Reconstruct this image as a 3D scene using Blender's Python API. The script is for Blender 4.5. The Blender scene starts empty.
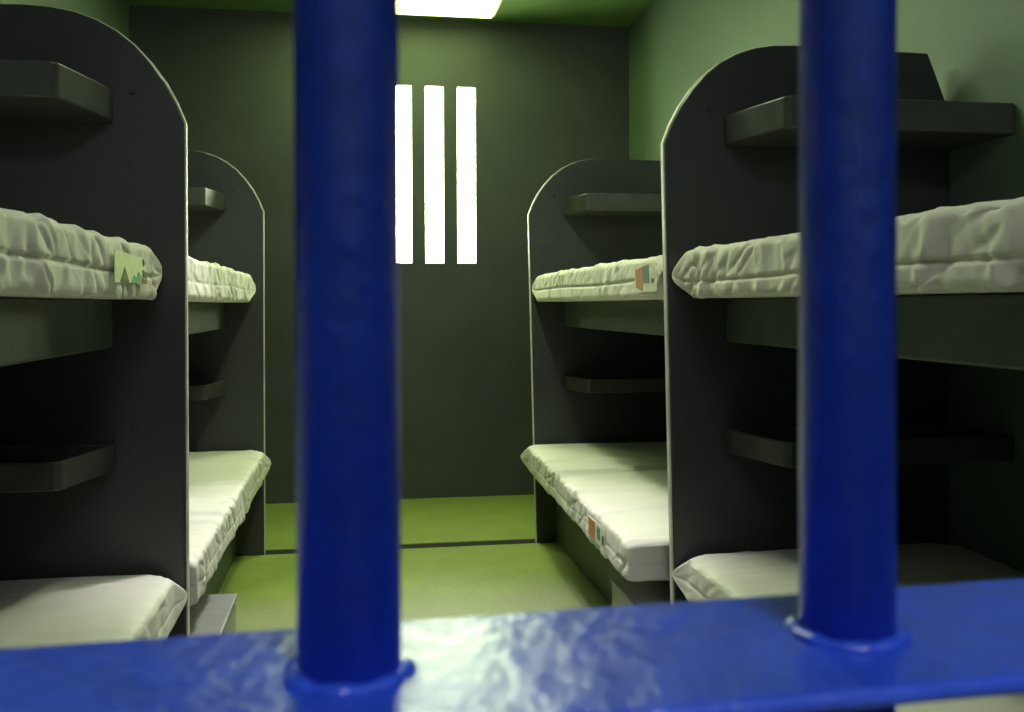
import bpy, bmesh, math, random
from mathutils import Matrix, Vector, noise

# ------------------------------------------------------------------ camera, world, exposure
sc = bpy.context.scene
col = sc.collection
F_PX, YAW, PITCH, ROLL, EYE = 963.67, 0.1605, 0.0109, 0.0033, 1.2303
cd = bpy.data.cameras.new('camera')
cam = bpy.data.objects.new('camera', cd)
col.objects.link(cam)
cd.sensor_width = 36.0
cd.lens = F_PX / 1024 * 36.0
cd.shift_y = -39.85 / 1024
cd.clip_start = 0.01
cd.dof.use_dof = True
cd.dof.focus_distance = 3.4
cd.dof.aperture_fstop = 15.0
cam.matrix_world = (Matrix.Translation((0, 0, EYE)) @ Matrix.Rotation(-YAW, 4, 'Z')
                    @ Matrix.Rotation(math.pi / 2 - PITCH, 4, 'X') @ Matrix.Rotation(-ROLL, 4, 'Z'))
sc.camera = cam

w = bpy.data.worlds.new('world')
sc.world = w
w.use_nodes = True
w.node_tree.nodes['Background'].inputs[0].default_value = (0.75, 0.85, 0.8, 1)
w.node_tree.nodes['Background'].inputs[1].default_value = 0.4
sc.view_settings.view_transform = 'Standard'
sc.view_settings.look = 'None'
sc.view_settings.gamma = 1.0
sc.view_settings.exposure = 0.38
sc.view_settings.use_curve_mapping = False

SPOT_LAMP = 125.0       # white downlight over the middle of the aisle
MID_LAMP = 50.0         # greenish fluorescent tube over the aisle
REAR_LAMP = 4.5         # greenish fluorescent panel by the back wall
HALL_LAMP = 40.0         # corridor panel behind the camera
PANE = 22.0              # daylight in the frosted slits

# ------------------------------------------------------------------ dimensions
CX = 0.2165             # middle of the aisle
EDGE = 0.667            # aisle edge of the arched panels, from CX
WALL = 1.567            # side walls, from CX
YM, YF, YB = 2.684, 4.894, 6.161    # middle panel, far panel, back wall
ZC = 3.06
YHALL = -1.7
PT = 0.036               # panel thickness

# ------------------------------------------------------------------ helpers
def mat(name, rgb, rough=0.5, metal=0.0, coat=0.0, coat_rough=0.1, var=0.0, vscale=6.0, bump=0.0, bscale=60.0,
        emit=None, strength=0.0, spec=0.5, sheen=0.0, detail=4.0):
    m = bpy.data.materials.new(name)
    m.use_nodes = True
    nt = m.node_tree
    b = nt.nodes['Principled BSDF']
    b.inputs['Base Color'].default_value = (*rgb, 1)
    b.inputs['Roughness'].default_value = rough
    b.inputs['Metallic'].default_value = metal
    b.inputs['Coat Weight'].default_value = coat
    b.inputs['Coat Roughness'].default_value = coat_rough
    b.inputs['Specular IOR Level'].default_value = spec
    b.inputs['Sheen Weight'].default_value = sheen
    tc = nt.nodes.new('ShaderNodeTexCoord')
    if var:
        n = nt.nodes.new('ShaderNodeTexNoise')
        n.inputs['Scale'].default_value = vscale
        n.inputs['Detail'].default_value = detail
        nt.links.new(tc.outputs['Object'], n.inputs['Vector'])
        r = nt.nodes.new('ShaderNodeValToRGB')
        r.color_ramp.elements[0].position = 0.3
        r.color_ramp.elements[1].position = 0.72
        r.color_ramp.elements[0].color = (*[c * (1 - var) for c in rgb], 1)
        r.color_ramp.elements[1].color = (*[min(1, c * (1 + var)) for c in rgb], 1)
        nt.links.new(n.outputs['Fac'], r.inputs['Fac'])
        nt.links.new(r.outputs['Color'], b.inputs['Base Color'])
    if bump:
        n = nt.nodes.new('ShaderNodeTexNoise')
        n.inputs['Scale'].default_value = bscale
        n.inputs['Detail'].default_value = 5
        nt.links.new(tc.outputs['Object'], n.inputs['Vector'])
        bp = nt.nodes.new('ShaderNodeBump')
        bp.inputs['Strength'].default_value = bump
        bp.inputs['Distance'].default_value = 0.01
        nt.links.new(n.outputs['Fac'], bp.inputs['Height'])
        nt.links.new(bp.outputs['Normal'], b.inputs['Normal'])
    if emit:
        b.inputs['Emission Color'].default_value = (*emit, 1)
        b.inputs['Emission Strength'].default_value = strength
    return m

M = {
    'wall_back': mat('back wall paint', (0.055, 0.062, 0.069), 0.55, var=0.18, vscale=2.2, bump=0.15, bscale=30),
    'wall': mat('side wall paint', (0.105, 0.15, 0.105), 0.6, var=0.14, vscale=1.8, bump=0.15, bscale=30),
    'ceiling': mat('ceiling paint', (0.16, 0.27, 0.08), 0.5, var=0.12, vscale=3),
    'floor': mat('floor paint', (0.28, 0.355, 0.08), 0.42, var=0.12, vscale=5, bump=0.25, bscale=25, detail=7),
    'panel': mat('dark satin bunk paint', (0.038, 0.042, 0.043), 0.42, var=0.15, vscale=4, bump=0.08, bscale=45),
    'rim': mat('worn pale rim paint', (0.60, 0.59, 0.52), 0.45, var=0.2, vscale=9),
    'platform': mat('grey green platform paint', (0.07, 0.09, 0.07), 0.5, var=0.2, vscale=9, bump=0.12, bscale=50),
    'shelf': mat('grey shelf paint', (0.058, 0.062, 0.057), 0.36, var=0.25, vscale=14),
    'step': mat('light grey step paint', (0.22, 0.22, 0.235), 0.35, var=0.15, vscale=12),
    'blue': mat('glossy blue paint', (0.020, 0.066, 0.53), 0.32, coat=0.25, coat_rough=0.12, var=0.15, vscale=60, bump=0.15, bscale=120),
    'cover': mat('white mattress ticking', (0.78, 0.77, 0.66), 0.85, var=0.05, vscale=7, bump=0.25, bscale=18, sheen=0.1),
    'sheet': mat('white vinyl mattress cover', (0.76, 0.75, 0.69), 0.6, var=0.05, vscale=5, bump=0.3, bscale=14),
    'label': mat('pale woven label', (0.80, 0.92, 0.50), 0.7, var=0.1, vscale=40),
    'cream': mat('cream woven label', (0.75, 0.76, 0.60), 0.7, var=0.1, vscale=40),
    'orange': mat('orange label print', (0.50, 0.22, 0.09), 0.7, var=0.2, vscale=60),
    'teal': mat('teal label print', (0.14, 0.26, 0.22), 0.7, var=0.2, vscale=60),
    'olive': mat('dark olive label print', (0.09, 0.13, 0.03), 0.7, var=0.2, vscale=60),
    'green': mat('green label print', (0.16, 0.38, 0.16), 0.7, var=0.2, vscale=60),
    'red': mat('red label print', (0.35, 0.09, 0.06), 0.7),
    'white': mat('white print', (0.85, 0.85, 0.8), 0.7),
    'steel': mat('dull bolt steel', (0.30, 0.30, 0.28), 0.4, metal=0.6),
    'housing': mat('white lamp housing', (0.6, 0.62, 0.55), 0.5),
    'pane': mat('daylit frosted glass', (0.8, 0.85, 0.8), 0.3, emit=(0.88, 1.0, 0.66), strength=PANE),
    'mid_glow': mat('white lamp glass', (0.8, 0.8, 0.8), 0.4, emit=(0.90, 1.0, 0.66), strength=MID_LAMP),
    'rear_glow': mat('greenish lamp diffuser', (0.8, 0.8, 0.7), 0.4, emit=(0.72, 1.0, 0.26), strength=REAR_LAMP),
    'hall_glow': mat('corridor lamp diffuser', (0.8, 0.8, 0.8), 0.4, emit=(0.95, 0.97, 1.0), strength=HALL_LAMP),
    'gasket': mat('dark joint filler', (0.010, 0.011, 0.008), 0.9),
    'hall': mat('corridor paint', (0.62, 0.63, 0.63), 0.6, var=0.08, vscale=3),
}

def light_washed_floor(m):
    """green floor paint; the wash of white light near the gate is mixed in as grey"""
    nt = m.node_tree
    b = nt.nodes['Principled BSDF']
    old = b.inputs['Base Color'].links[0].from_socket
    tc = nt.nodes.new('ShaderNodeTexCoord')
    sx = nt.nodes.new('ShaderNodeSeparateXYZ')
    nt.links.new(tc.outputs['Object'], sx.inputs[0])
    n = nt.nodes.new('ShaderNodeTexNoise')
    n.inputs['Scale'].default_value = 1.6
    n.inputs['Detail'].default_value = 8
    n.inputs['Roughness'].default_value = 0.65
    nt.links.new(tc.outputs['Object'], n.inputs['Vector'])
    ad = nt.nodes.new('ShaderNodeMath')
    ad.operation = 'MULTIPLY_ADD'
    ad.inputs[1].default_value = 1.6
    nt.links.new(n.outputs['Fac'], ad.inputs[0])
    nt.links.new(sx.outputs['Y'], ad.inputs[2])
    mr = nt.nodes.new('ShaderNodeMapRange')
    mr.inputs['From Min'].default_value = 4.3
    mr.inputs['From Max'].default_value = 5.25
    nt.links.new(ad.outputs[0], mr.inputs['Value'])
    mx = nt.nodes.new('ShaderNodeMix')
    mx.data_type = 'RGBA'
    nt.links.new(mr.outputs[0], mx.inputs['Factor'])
    mx.inputs['A'].default_value = (0.27, 0.29, 0.215, 1)  # grey stands for white light on the floor, put into its colour
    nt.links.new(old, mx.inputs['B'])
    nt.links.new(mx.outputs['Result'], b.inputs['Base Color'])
light_washed_floor(M['floor'])

def link(o, parent=None):
    col.objects.link(o)
    if parent:
        o.parent = parent
    return o

def tag(o, label, cat, group=None):
    o['label'] = label
    o['category'] = cat
    if group:
        o['group'] = group
    return o

def thing(name, loc, label, cat, group=None):
    o = bpy.data.objects.new(name, None)
    o.empty_display_size = 0.1
    o.location = loc
    link(o)
    return tag(o, label, cat, group)

def mesh_obj(name, bm, m, parent=None, smooth=False, bevel=0.0, segs=2, origin=(0, 0, 0)):
    """bm is in world coordinates; it is moved so that the object's frame is its parent's."""
    bmesh.ops.recalc_face_normals(bm, faces=bm.faces)
    off = Vector(origin)
    if parent:
        off = parent['_o'] if '_o' in parent else parent.location
        off = Vector(off)
    bmesh.ops.translate(bm, verts=bm.verts, vec=-off)
    me = bpy.data.meshes.new(name)
    bm.to_mesh(me)
    bm.free()
    for mm in (m if isinstance(m, (list, tuple)) else [m]):
        me.materials.append(M[mm])
    if smooth:
        for p in me.polygons:
            p.use_smooth = True
    o = bpy.data.objects.new(name, me)
    if not parent:
        o.location = off
    link(o, parent)
    if bevel:
        b = o.modifiers.new('bevel', 'BEVEL')
        b.width = bevel
        b.segments = segs
        b.limit_method = 'ANGLE'
        b.angle_limit = math.radians(40)
        b.harden_normals = False
    return o

def sub_obj(name, bm, m, part, root, **k):
    """a sub-part: part sits at its root's frame, so world coordinates shift by the root's location"""
    o = mesh_obj(name, bm, m, root, **k)
    o.parent = part
    return o

def add_box(bm, x0, x1, y0, y1, z0, z1):
    v = [bm.verts.new((x, y, z)) for x in (x0, x1) for y in (y0, y1) for z in (z0, z1)]
    for f in ((0, 1, 3, 2), (4, 6, 7, 5), (0, 4, 5, 1), (2, 3, 7, 6), (0, 2, 6, 4), (1, 5, 7, 3)):
        bm.faces.new([v[i] for i in f])
    return bm

def box(x0, x1, y0, y1, z0, z1):
    return add_box(bmesh.new(), min(x0, x1), max(x0, x1), min(y0, y1), max(y0, y1), min(z0, z1), max(z0, z1))

def prism(pts, axis, a0, a1):
    """polygon extruded along an axis. axis 'y': pts are (x, z); 'z': (x, y); 'x': (y, z)"""
    bm = bmesh.new()
    def P(p, a):
        return {'y': (p[0], a, p[1]), 'z': (p[0], p[1], a), 'x': (a, p[0], p[1])}[axis]
    r0 = [bm.verts.new(P(p, a0)) for p in pts]
    r1 = [bm.verts.new(P(p, a1)) for p in pts]
    n = len(pts)
    bm.faces.new(r0)
    bm.faces.new(r1[::-1])
    for i in range(n):
        bm.faces.new((r0[i], r0[(i + 1) % n], r1[(i + 1) % n], r1[i]))
    return bm

def lathe(prof, cx, cy, n=32):
    """(radius, z) profile turned about a vertical axis"""
    bm = bmesh.new()
    rings = []
    for r, z in prof:
        if r < 1e-6:
            rings.append([bm.verts.new((cx, cy, z))])
        else:
            rings.append([bm.verts.new((cx + r * math.cos(2 * math.pi * k / n), cy + r * math.sin(2 * math.pi * k / n), z)) for k in range(n)])
    for a, b in zip(rings, rings[1:]):
        for k in range(n):
            k2 = (k + 1) % n
            if len(a) == 1 and len(b) > 1:
                bm.faces.new((a[0], b[k], b[k2]))
            elif len(b) == 1 and len(a) > 1:
                bm.faces.new((a[k], a[k2], b[0]))
            elif len(a) > 1:
                bm.faces.new((a[k], a[k2], b[k2], b[k]))
    return bm

def struct(name, bm, m, parent=None, **k):
    o = mesh_obj(name, bm, m, parent, **k)
    if not parent:
        o['kind'] = 'structure'
    return o

# ------------------------------------------------------------------ the cell
XL, XR = CX - WALL, CX + WALL
T = 0.12
# floor with a dark recessed channel across the aisle at the far panels
G0, G1 = 4.895, 4.995
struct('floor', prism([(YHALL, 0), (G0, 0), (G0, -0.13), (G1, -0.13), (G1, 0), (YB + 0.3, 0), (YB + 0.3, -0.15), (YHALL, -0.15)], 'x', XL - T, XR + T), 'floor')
struct('trim_1', box(XL + 0.002, XR - 0.002, G0 + 0.004, G1 - 0.004, -0.13, -0.003), 'gasket')
struct('ceiling', box(XL - T, XR + T, YHALL - T, YB + 0.3, ZC, ZC + 0.15), 'ceiling')
struct('wall_left', box(XL - T, XL, YHALL, YB + 0.3, 0, ZC), 'wall')
struct('wall_right', box(XR, XR + T, YHALL, YB + 0.3, 0, ZC), 'wall')
struct('wall_front', box(XL - T, XR + T, YHALL - T, YHALL, -0.15, ZC), 'hall')
# back wall with three upright slits
SL = [(0.236, 0.356), (0.440, 0.560), (0.646, 0.766)]
SZ0, SZ1 = 1.505, 2.633
bm = bmesh.new()
xs = [XL] + [x for s in SL for x in s] + [XR]
zs = [0, SZ0, SZ1, ZC]
D = 0.28
vf = {(i, j, k): bm.verts.new((xs[i], YB + k * D, zs[j])) for i in range(8) for j in range(4) for k in (0, 1)}
def hole(i, j):
    return j == 1 and i in (1, 3, 5)
for i in range(7):
    for j in range(3):
        if hole(i, j):
            a = [(i, j), (i + 1, j), (i + 1, j + 1), (i, j + 1)]
            for p, q in zip(a, a[1:] + a[:1]):
                bm.faces.new((vf[(*p, 0)], vf[(*q, 0)], vf[(*q, 1)], vf[(*p, 1)]))
        else:
            for k in (0, 1):
                bm.faces.new([vf[(p[0], p[1], k)] for p in ((i, j), (i + 1, j), (i + 1, j + 1), (i, j + 1))])
struct('wall_back', bm, 'wall_back')
for n, (a, b) in enumerate(SL, 1):
    struct('window_%d' % n, box(a, b, YB + 0.035, YB + 0.05, SZ0, SZ1), 'pane')

# ------------------------------------------------------------------ lamps
t = thing('ceiling_lamp', (0.27, 5.47, ZC), 'flat fluorescent ceiling lamp above the three window slits', 'lamp')
mesh_obj('housing', box(-0.32, 0.86, 4.98, 5.96, ZC - 0.035, ZC - 0.001), 'housing', t)
mesh_obj('diffuser', box(-0.30, 0.84, 5.00, 5.94, ZC - 0.05, ZC - 0.0352), 'rear_glow', t, bevel=0.006)
t = thing('ceiling_lamp', (0.32, 3.36, ZC), 'narrow fluorescent ceiling lamp running along the aisle', 'lamp')
mesh_obj('housing', box(0.24, 0.40, 2.74, 3.98, ZC - 0.035, ZC - 0.001), 'housing', t)
mesh_obj('diffuser', box(0.255, 0.385, 2.76, 3.96, ZC - 0.05, ZC - 0.0352), 'mid_glow', t, bevel=0.006)
LX, LY = 0.12, 3.10
t = thing('downlight', (LX, LY, ZC), 'round white downlight on the ceiling over the aisle', 'lamp')
mesh_obj('can', lathe([(0.045, ZC - 0.001), (0.085, ZC - 0.001), (0.085, ZC - 0.10), (0.075, ZC - 0.10), (0.06, ZC - 0.02), (0.045, ZC - 0.02), (0.045, ZC - 0.001)], LX, LY), 'housing', t, smooth=False)
ld = bpy.data.lights.new('bulb', 'SPOT')
ld.energy = SPOT_LAMP
ld.color = (1.0, 0.92, 0.95)
ld.spot_size = math.radians(53)
ld.spot_blend = 0.6
ld.shadow_soft_size = 0.035
lo = bpy.data.objects.new('bulb', ld)
link(lo, t)
lo.location = (0, 0, -0.09)
t = thing('corridor_lamp', (CX, -1.2, ZC), 'long white lamp on the corridor ceiling outside the blue bars', 'lamp')
mesh_obj('housing', box(CX - 0.42, CX + 0.42, -1.36, -1.04, ZC - 0.035, ZC - 0.001), 'housing', t)
mesh_obj('diffuser', box(CX - 0.4, CX + 0.4, -1.34, -1.06, ZC - 0.05, ZC - 0.0352), 'hall_glow', t)

# ------------------------------------------------------------------ bunks
ARCH = [(0.0, 1.70), (0.022, 1.755), (0.05, 1.808), (0.085, 1.858), (0.125, 1.902), (0.17, 1.938), (0.22, 1.965), (0.275, 1.984), (0.335, 1.994), (0.40, 1.997)]

def panel_mesh(side, y0, up=0.0):
    foot = 0.036 if side > 0 else 0.004
    pts = [(EDGE + foot, 0.0)] + [(EDGE + a, z + up) for a, z in ARCH]
    pts += [(1.496, 1.99 + up), (1.553, 1.85), (WALL - 0.002, 1.82), (WALL - 0.002, 0.0)]
    return prism([(CX + side * s, z) for s, z in pts], 'y', y0, y0 + PT)

def trim_mesh(side, y0, up=0.0):
    foot = 0.036 if side > 0 else 0.004
    inn = [(EDGE + foot, 0.001)] + [(EDGE + a, z + up) for a, z in ARCH]
    out = []
    for i, (a, z) in enumerate(inn):
        p, q = inn[max(i - 1, 0)], inn[min(i + 1, len(inn) - 1)]
        tx, tz = q[0] - p[0], q[1] - p[1]
        l = math.hypot(tx, tz)
        w = 0.004 if i < 4 else 0.004 * max(0.08, (len(inn) - 1 - i) / (len(inn) - 4))      # the strip thins out towards the crown
        out.append((a - tz / l * w, z + tx / l * w))
    inn = [(a + 0.0001, z - 0.0001) for a, z in inn]
    bm = bmesh.new()
    rows = []
    for (a, z), (c, d) in zip(inn, out):
        rows.append([bm.verts.new((CX + side * s, y, zz)) for s, y, zz in ((a, y0 + 0.005, z), (c, y0 + 0.007, d), (c, y0 + PT - 0.007, d), (a, y0 + PT - 0.005, z))])
    for r, t in zip(rows, rows[1:]):
        for k in range(4):
            bm.faces.new((r[k], r[(k + 1) % 4], t[(k + 1) % 4], t[k]))
    bm.faces.new(rows[0])
    bm.faces.new(rows[-1])
    return bm

def shelf(side, y, z0, z1, root):
    """a pressed tray fixed to the panel: solid floor, raised rim, clipped aisle corner"""
    d = 0.30
    def X(s): return CX + side * s
    E0, E1 = 0.845, 0.902
    out = [(WALL - 0.003, y - 0.001), (E0, y - 0.001), (E0 + 0.004, y - 0.05), (E0 + 0.022, y - 0.14), (E1 - 0.004, y - d + 0.012), (E1 + 0.012, y - d), (WALL - 0.003, y - d)]
    inn = [(WALL - 0.02, y - 0.015), (E0 + 0.016, y - 0.015), (E0 + 0.019, y - 0.05), (E0 + 0.037, y - 0.14), (E1 + 0.008, y - d + 0.022), (E1 + 0.022, y - d + 0.014), (WALL - 0.02, y - d + 0.014)]
    bm = bmesh.new()
    n = len(out)
    ob = [bm.verts.new((X(s), yy, z0)) for s, yy in out]
    ot = [bm.verts.new((X(s), yy, z1)) for s, yy in out]
    it = [bm.verts.new((X(s), yy, z1)) for s, yy in inn]
    ib = [bm.verts.new((X(s), yy, z0 + 0.012)) for s, yy in inn]
    bm.faces.new(ob)
    bm.faces.new(ib)
    for i in range(n):
        j = (i + 1) % n
        bm.faces.new((ob[i], ob[j], ot[j], ot[i]))
        bm.faces.new((ot[i], ot[j], it[j], it[i]))
        bm.faces.new((it[i], it[j], ib[j], ib[i]))
    return mesh_obj('shelf', bm, 'shelf', root, bevel=0.005, segs=2)

def bunk(side, rear, label):
    x0 = CX + side * EDGE
    if rear:
        y0, y1 = YM + PT + 0.002, YF
    else:
        y0, y1 = 0.56, YM
    root = thing('bunk_bed', (CX + side * 1.117, (y0 + y1) / 2, 0), label, 'bunk bed', 'arched steel bunk beds along the cell walls')
    up = 0.022 if side < 0 and not rear else 0.0
    for yp in ((y1,) if rear else (y1, y0 - PT)):
        p = mesh_obj('end_panel', panel_mesh(side, yp, up), 'panel', root, bevel=0.005, segs=2)
        sub_obj('edge_trim', trim_mesh(side, yp, up), 'rim', p, root)
    s0 = 0.85
    e = 0.001
    mesh_obj('upper_platform', box(CX + side * s0, CX + side * (WALL - 0.002), y0 + e, y1 - e, 1.122, 1.248), 'platform', root, bevel=0.006)
    mesh_obj('lower_plinth', box(CX + side * 0.805, CX + side * (WALL - 0.002), y0 + e, y1 - e, 0, 0.388), 'platform', root, bevel=0.006)
    shelf(side, y1, 1.695 + up, 1.780 + up, root)
    shelf(side, y1, 0.800, 0.868, root)
    # small bolts that fix the shelves
    for s, z in ((0.80, 0.905), (0.815, 0.835), (0.80, 1.80)):
        b = lathe([(0.0, -0.005), (0.006, -0.005), (0.008, -0.002), (0.008, 0.0)], 0, 0, 10)
        bmesh.ops.rotate(b, verts=b.verts, cent=(0, 0, 0), matrix=Matrix.Rotation(-math.pi / 2, 3, 'X'))
        bmesh.ops.translate(b, verts=b.verts, vec=(CX + side * s, y1 - 0.0002, z))
        mesh_obj('bolt', b, 'panel', root)
    return root

bunk(-1, False, 'dark grey arched bunk bed on the left, nearest the blue bars')
bunk(1, False, 'dark grey arched bunk bed on the right, nearest the blue bars')
bunk(-1, True, 'dark grey arched bunk bed on the left, beside the back wall')
bunk(1, True, 'dark grey arched bunk bed on the right, beside the back wall')

# ------------------------------------------------------------------ mattresses
def mattress(side, y0, y1, z0, z1, s0, label, mname, seed, quilt=0.0, pucker=0.004, seam=0.004, folds=(), sag=0.0, ears=0.03, near_ears=True, skew=0.0, seam_h=-0.12):
    """rounded, sewn mattress: grid over the six faces of a box, pushed by seams, puckers and folds"""
    rnd = random.Random(seed)
    s1 = WALL - 0.018
    x0, x1 = sorted((CX + side * s0, CX + side * s1))
    NX, NY, NZ = 22, 260, 36
    lx, ly, lz = x1 - x0, y1 - y0, z1 - z0
    c = Vector(((x0 + x1) / 2, (y0 + y1) / 2, (z0 + z1) / 2))
    root_loc = Vector((c.x, c.y, z0))
    bm = bmesh.new()
    cache = {}
    R = 0.022
    ph = rnd.random() * 50
    def ease(a):          # rows bunch up towards the edges
        return 0.5 - 0.5 * math.cos(math.pi * a) if True else a
    def V(i, j, k):
        key = (i, j, k)
        if key in cache:
            return cache[key]
        u = (ease(i / NX) - 0.5) * lx
        v = (j / NY - 0.5) * ly
        ww = (0.4 * ease(k / NZ) + 0.6 * k / NZ - 0.5) * lz
        q = Vector((u, v, ww))
        core = Vector((max(-lx / 2 + R, min(lx / 2 - R, u)), max(-ly / 2 + R, min(ly / 2 - R, v)), max(-lz / 2 + R, min(lz / 2 - R, ww))))
        d = q - core
        if d.length > 1e-9:
            n = d.normalized()
            q = core + n * R
        else:
            n = Vector((0, 0, 1 if k == NZ else -1))
        yy = v + ly / 2
        on_side = abs(n.x)
        on_end = abs(n.y)
        e = max(0.0, 1 - math.hypot(lx / 2 - abs(u), ly / 2 - abs(v)) / 0.052)
        if not near_ears and v < 0:
            e *= 0.12
        # sewn seam at mid height, vertical puckers fading from it
        h = ww / (lz / 2)
        if on_side > 0.15 or on_end > 0.15:
            g = math.exp(-((h - seam_h + 0.04 * math.sin(yy * 5 + ph)) / 0.06) ** 2)
            q -= n * seam * g * (1 - e)
            tpos = yy if on_side > on_end else u + 7
            a = noise.noise(Vector((tpos * 17 + ph + 0.5 * h, h * 0.35, seed))) + 0.45 * noise.noise(Vector((tpos * 34 + ph - 0.6 * h, h * 0.5, seed + 3)))
            big = noise.noise(Vector((tpos * 6 + ph, 0.3 * h, seed + 9)))
            crease = 1 - min(1.0, abs(noise.noise(Vector((tpos * 9 + ph + 0.8 * h, h * 0.5, seed + 6)))) * 7)
            q += (1 - e) * n * (pucker * a * (0.5 + 0.8 * max(0, big + 0.3)) * (0.55 + 0.45 * (1 - g)) + 0.6 * pucker * big - 0.9 * pucker * crease * max(0, 0.4 + big))
            if quilt and on_side > 0.15:
                f = (yy / quilt) % 1.0
                f = min(f, 1 - f) * quilt
                q -= n * 0.006 * math.exp(-(f / 0.010) ** 2)
        # top and bottom
        if n.z > 0.4:
            crown = (1 - (2 * u / lx) ** 2) * (1 - (2 * v / ly) ** 8)
            q.z += 0.010 * crown + 0.004 * noise.noise(Vector((u * 5 + ph, yy * 4, seed))) + 0.0035 * noise.noise(Vector((u * 3 + ph, yy * 26, seed + 5))) * abs(n.z)
            for fy, amp, wd, sk in folds:
                q.z += amp * math.exp(-((yy - fy - sk * u) / wd) ** 2)
        q.z = max(q.z, -lz / 2 + 0.0004)
        if sag and n.z < -0.4 and n.x * side < 0:
            q.z -= sag * (0.5 + 0.5 * noise.noise(Vector((yy * 3, seed, ph)))) * on_side * (1 - e)
        # sewn ears at the four corners
        q.z *= (1 - 0.92 * e)
        q.x += math.copysign(ears * 0.55 * e, q.x)
        q.y += math.copysign(ears * 0.55 * e, q.y)
        q.x -= side * skew * (0.5 - v / ly)
        vert = bm.verts.new(c + q)
        cache[key] = vert
        return vert
    def quad(a, b, cc, d):
        bm.faces.new((V(*a), V(*b), V(*cc), V(*d)))
    for i in range(NX):
        for j in range(NY):
            for k in (0, NZ):
                quad((i, j, k), (i + 1, j, k), (i + 1, j + 1, k), (i, j + 1, k))
    for j in range(NY):
        for k in range(NZ):
            for i in (0, NX):
                quad((i, j, k), (i, j + 1, k), (i, j + 1, k + 1), (i, j, k + 1))
    for i in range(NX):
        for k in range(NZ):
            for j in (0, NY):
                quad((i, j, k), (i + 1, j, k), (i + 1, j, k + 1), (i, j, k + 1))
    root = thing('mattress', root_loc, label, 'mattress', 'white mattresses on the bunks')
    mesh_obj('cushion', bm, mname, root, smooth=True)
    return root

def patch(root, part, name, m, x, pts, side, thick=0.0015):
    """a flat sewn or printed patch on the aisle face; pts are (y, z)"""
    bm = prism(pts, 'x', x, x - side * thick)
    return sub_obj(name, bm, m, part, root) if part else mesh_obj(name, bm, m, root)

UP0, UP1 = 1.2495, 1.384
LO0, LO1 = 0.3895, 0.508
fl_up = mattress(-1, 0.64, 2.645, UP0, UP1, 0.725, 'white quilted mattress with a lime label, left upper bunk nearest the bars', 'cover', 3, pucker=0.013, seam=0.008, sag=0.008, ears=0.022)
fr_up = mattress(1, 0.64, 2.650, UP0, UP1, 0.69, 'white puckered mattress without a label, right upper bunk nearest the bars', 'cover', 5, pucker=0.016, seam=0.008, sag=0.006, seam_h=-0.3)
rl_up = mattress(-1, 2.80, 4.85, UP0, UP1, 0.71, 'white ribbed mattress on the left upper bunk beside the back wall', 'cover', 8, pucker=0.012, seam=0.002)
rr_up = mattress(1, 2.78, 4.855, UP0, UP1, 0.685, 'white quilted mattress with an orange label, right upper bunk beside back wall', 'cover', 11, quilt=0.24, pucker=0.007, seam=0.009)
fl_lo = mattress(-1, 0.64, 2.650, LO0, LO1 + 0.022, 0.685, 'plain white mattress on the left lower bunk nearest the bars', 'sheet', 13, pucker=0.003, seam=0.002, ears=0.05)
fr_lo = mattress(1, 0.64, 2.642, LO0, LO1 + 0.012, 0.70, 'plain white mattress on the right lower bunk nearest the bars', 'sheet', 17, pucker=0.007, seam=0.003, ears=0.05)
rl_lo = mattress(-1, 2.78, 4.86, LO0, LO1 + 0.02, 0.655, 'white wrinkled mattress on the left lower bunk beside the back wall', 'sheet', 19, pucker=0.009, seam=0.002,
                 folds=((0.40, 0.015, 0.015, 0.1), (0.62, 0.015, 0.014, -0.1), (0.85, 0.014, 0.015, 0.05), (1.1, 0.014, 0.016, 0.1)), ears=0.05, near_ears=False)
rr_lo = mattress(1, 2.80, 4.86, LO0, LO1 + 0.010, 0.637, 'white mattress with a red-brown label, right lower bunk beside back wall', 'sheet', 23, pucker=0.009, seam=0.002,
                 folds=((0.45, 0.012, 0.015, 0.15), (0.72, 0.014, 0.015, -0.12), (1.18, 0.020, 0.014, 0.08), (1.45, 0.012, 0.016, -0.1)), ears=0.05, skew=0.055, near_ears=False)

# labels sewn to the aisle faces
x = CX - 0.725 + 0.006
lab = patch(fl_up, None, 'sewn_label', 'label', x, [(2.140, 1.283), (2.140, 1.352), (2.410, 1.346), (2.450, 1.320), (2.450, 1.285)], -1)
lab['label'] = 'pale lime sewn label with dark print'
xx = x + 0.0016
patch(fl_up, lab, 'print', 'olive', xx, [(2.185, 1.285), (2.225, 1.317), (2.265, 1.285)], -1)
patch(fl_up, lab, 'print', 'green', xx, [(2.290, 1.285), (2.315, 1.302), (2.340, 1.297), (2.360, 1.312), (2.395, 1.298), (2.395, 1.285)], -1)
patch(fl_up, lab, 'print', 'olive', xx, [(2.405, 1.300), (2.405, 1.318), (2.445, 1.312), (2.445, 1.298)], -1)
patch(fl_up, lab, 'print', 'red', xx, [(2.400, 1.286), (2.400, 1.297), (2.445, 1.295), (2.445, 1.286)], -1)
patch(fl_up, lab, 'print', 'olive', xx, [(2.412, 1.326), (2.406, 1.343), (2.430, 1.334)], -1)

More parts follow.
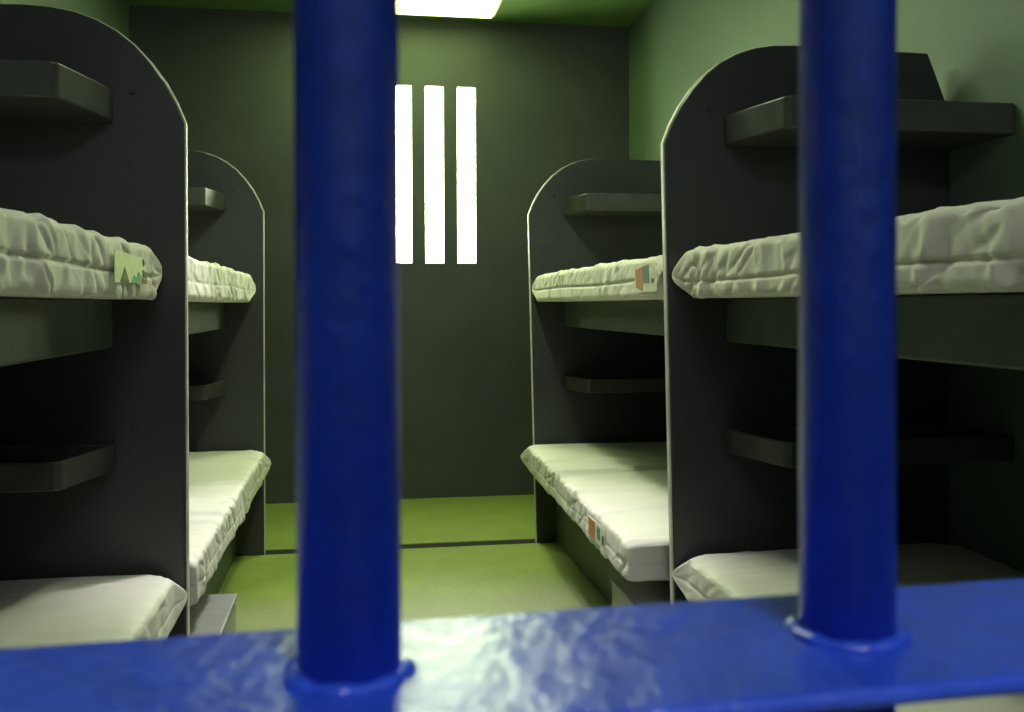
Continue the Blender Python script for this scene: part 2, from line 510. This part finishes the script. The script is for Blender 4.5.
x = CX + 0.685 - 0.004
lab = patch(rr_up, None, 'sewn_label', 'cream', x, [(2.80, 1.272), (2.80, 1.360), (3.04, 1.360), (3.04, 1.272)], 1)
lab['label'] = 'cream sewn label printed orange and teal'
xx = x - 0.0016
patch(rr_up, lab, 'print', 'orange', xx, [(2.945, 1.276), (2.935, 1.352), (3.025, 1.345), (3.015, 1.290)], 1)
patch(rr_up, lab, 'print', 'teal', xx, [(2.875, 1.300), (2.880, 1.356), (2.930, 1.354), (2.930, 1.300)], 1)
patch(rr_up, lab, 'print', 'white', xx, [(2.845, 1.325), (2.845, 1.345), (2.870, 1.345), (2.870, 1.325)], 1)
patch(rr_up, lab, 'print', 'olive', xx, [(2.830, 1.300), (2.830, 1.312), (2.848, 1.312), (2.848, 1.300)], 1)

x = CX + 0.637 - 0.046 - 0.003
lab = patch(rr_lo, None, 'sewn_label', 'cream', x, [(3.070, 0.424), (3.070, 0.492), (3.300, 0.492), (3.300, 0.424)], 1)
lab['label'] = 'sewn label printed red-brown and dark'
xx = x - 0.0016
patch(rr_lo, lab, 'print', 'orange', xx, [(3.200, 0.426), (3.200, 0.490), (3.290, 0.490), (3.280, 0.432)], 1)
patch(rr_lo, lab, 'print', 'teal', xx, [(3.130, 0.442), (3.130, 0.482), (3.170, 0.484), (3.170, 0.442)], 1)
patch(rr_lo, lab, 'print', 'olive', xx, [(3.080, 0.437), (3.080, 0.467), (3.105, 0.467), (3.105, 0.437)], 1)

# ------------------------------------------------------------------ step boxes at the feet of the middle panels
for side, s_in, y_far, z, label in ((-1, 0.600, 3.225, 0.300, 'low grey steel step box with a bright edge, left of the aisle'),
                                    (1, 0.634, 3.185, 0.300, 'low grey steel step box under the right rear lower mattress')):
    y0 = YM + PT + 0.006
    a, b = CX + side * s_in, CX + side * 0.803
    r = thing('step_box', (CX + side * 0.70, 2.97, 0), label, 'step', 'steel step boxes behind the middle panels')
    mesh_obj('body', box(a + side * 0.006, b, y0, y_far - 0.006, 0, z - 0.012), 'step', r, bevel=0.003)
    mesh_obj('tread', box(a, b, y0, y_far, z - 0.012, z), 'step', r, bevel=0.004, segs=2)

# ------------------------------------------------------------------ the blue barred gate
GY, PITCHX, RB = 0.2445, 0.1372, 0.0129
ZP = 1.1385
gate = thing('barred_gate', (0, GY, 0), 'blue painted steel gate of round bars welded to a flat crossbar', 'gate')
ks = range(-8, 11)
mesh_obj('crossbar', box(-8.5 * PITCHX, 10.5 * PITCHX, GY - 0.038, GY + 0.0385, ZP - 0.005, ZP), 'blue', gate, bevel=0.0025, segs=3)
rnd = random.Random(4)
proto_bar = proto_low = None
TOPZ = ZC - 0.003 - ZP
for k in ks:
    x = k * PITCHX - 0.002
    if proto_bar is None:
        proto_bar = mesh_obj('bar', lathe([(0, 0.0), (RB, 0.0), (RB, TOPZ), (0, TOPZ)], 0, 0, 48), 'blue')
        proto_low = mesh_obj('lower_bar', lathe([(0, 0.002), (RB, 0.002), (RB, ZP - 0.0052), (0, ZP - 0.0052)], 0, 0, 48), 'blue')
        for o in (proto_bar, proto_low):
            for p in o.data.polygons:
                p.use_smooth = len(p.vertices) == 4
        ob, ol = proto_bar, proto_low
    else:
        ob, ol = proto_bar.copy(), proto_low.copy()
        col.objects.link(ob)
        col.objects.link(ol)
    ob.parent = ol.parent = gate
    ob.location = (x, 0, ZP + 0.0001)
    ol.location = (x, 0, 0)
    # lumpy weld bead round the foot of the bar
    bw = bmesh.new()
    NA, NB = 64, 10
    ring = []
    ph = rnd.random() * 9
    for i in range(NA):
        a = 2 * math.pi * i / NA
        lump = 1 + 0.35 * math.sin(4 * a + ph) * math.sin(3 * a + 1.3 * ph) + 0.5 * noise.noise(Vector((3 * math.cos(a), 3 * math.sin(a), ph)))
        rr = 0.0024 * lump
        row = []
        for j in range(NB):
            q = 2 * math.pi * j / NB
            rad = RB + 0.0006 + rr * 1.25 * math.cos(q)
            row.append(bw.verts.new((rad * math.cos(a), rad * math.sin(a), 0.0004 + rr * 0.8 * math.sin(q))))
        ring.append(row)
    for i in range(NA):
        for j in range(NB):
            i2, j2 = (i + 1) % NA, (j + 1) % NB
            bw.faces.new((ring[i][j], ring[i2][j], ring[i2][j2], ring[i][j2]))
    wd = mesh_obj('weld_bead', bw, 'blue', None, smooth=True)
    wd.parent = ob
    wd.location = (0, 0, 0)
gate.rotation_euler.z = 0.042      # the gate stands a touch ajar
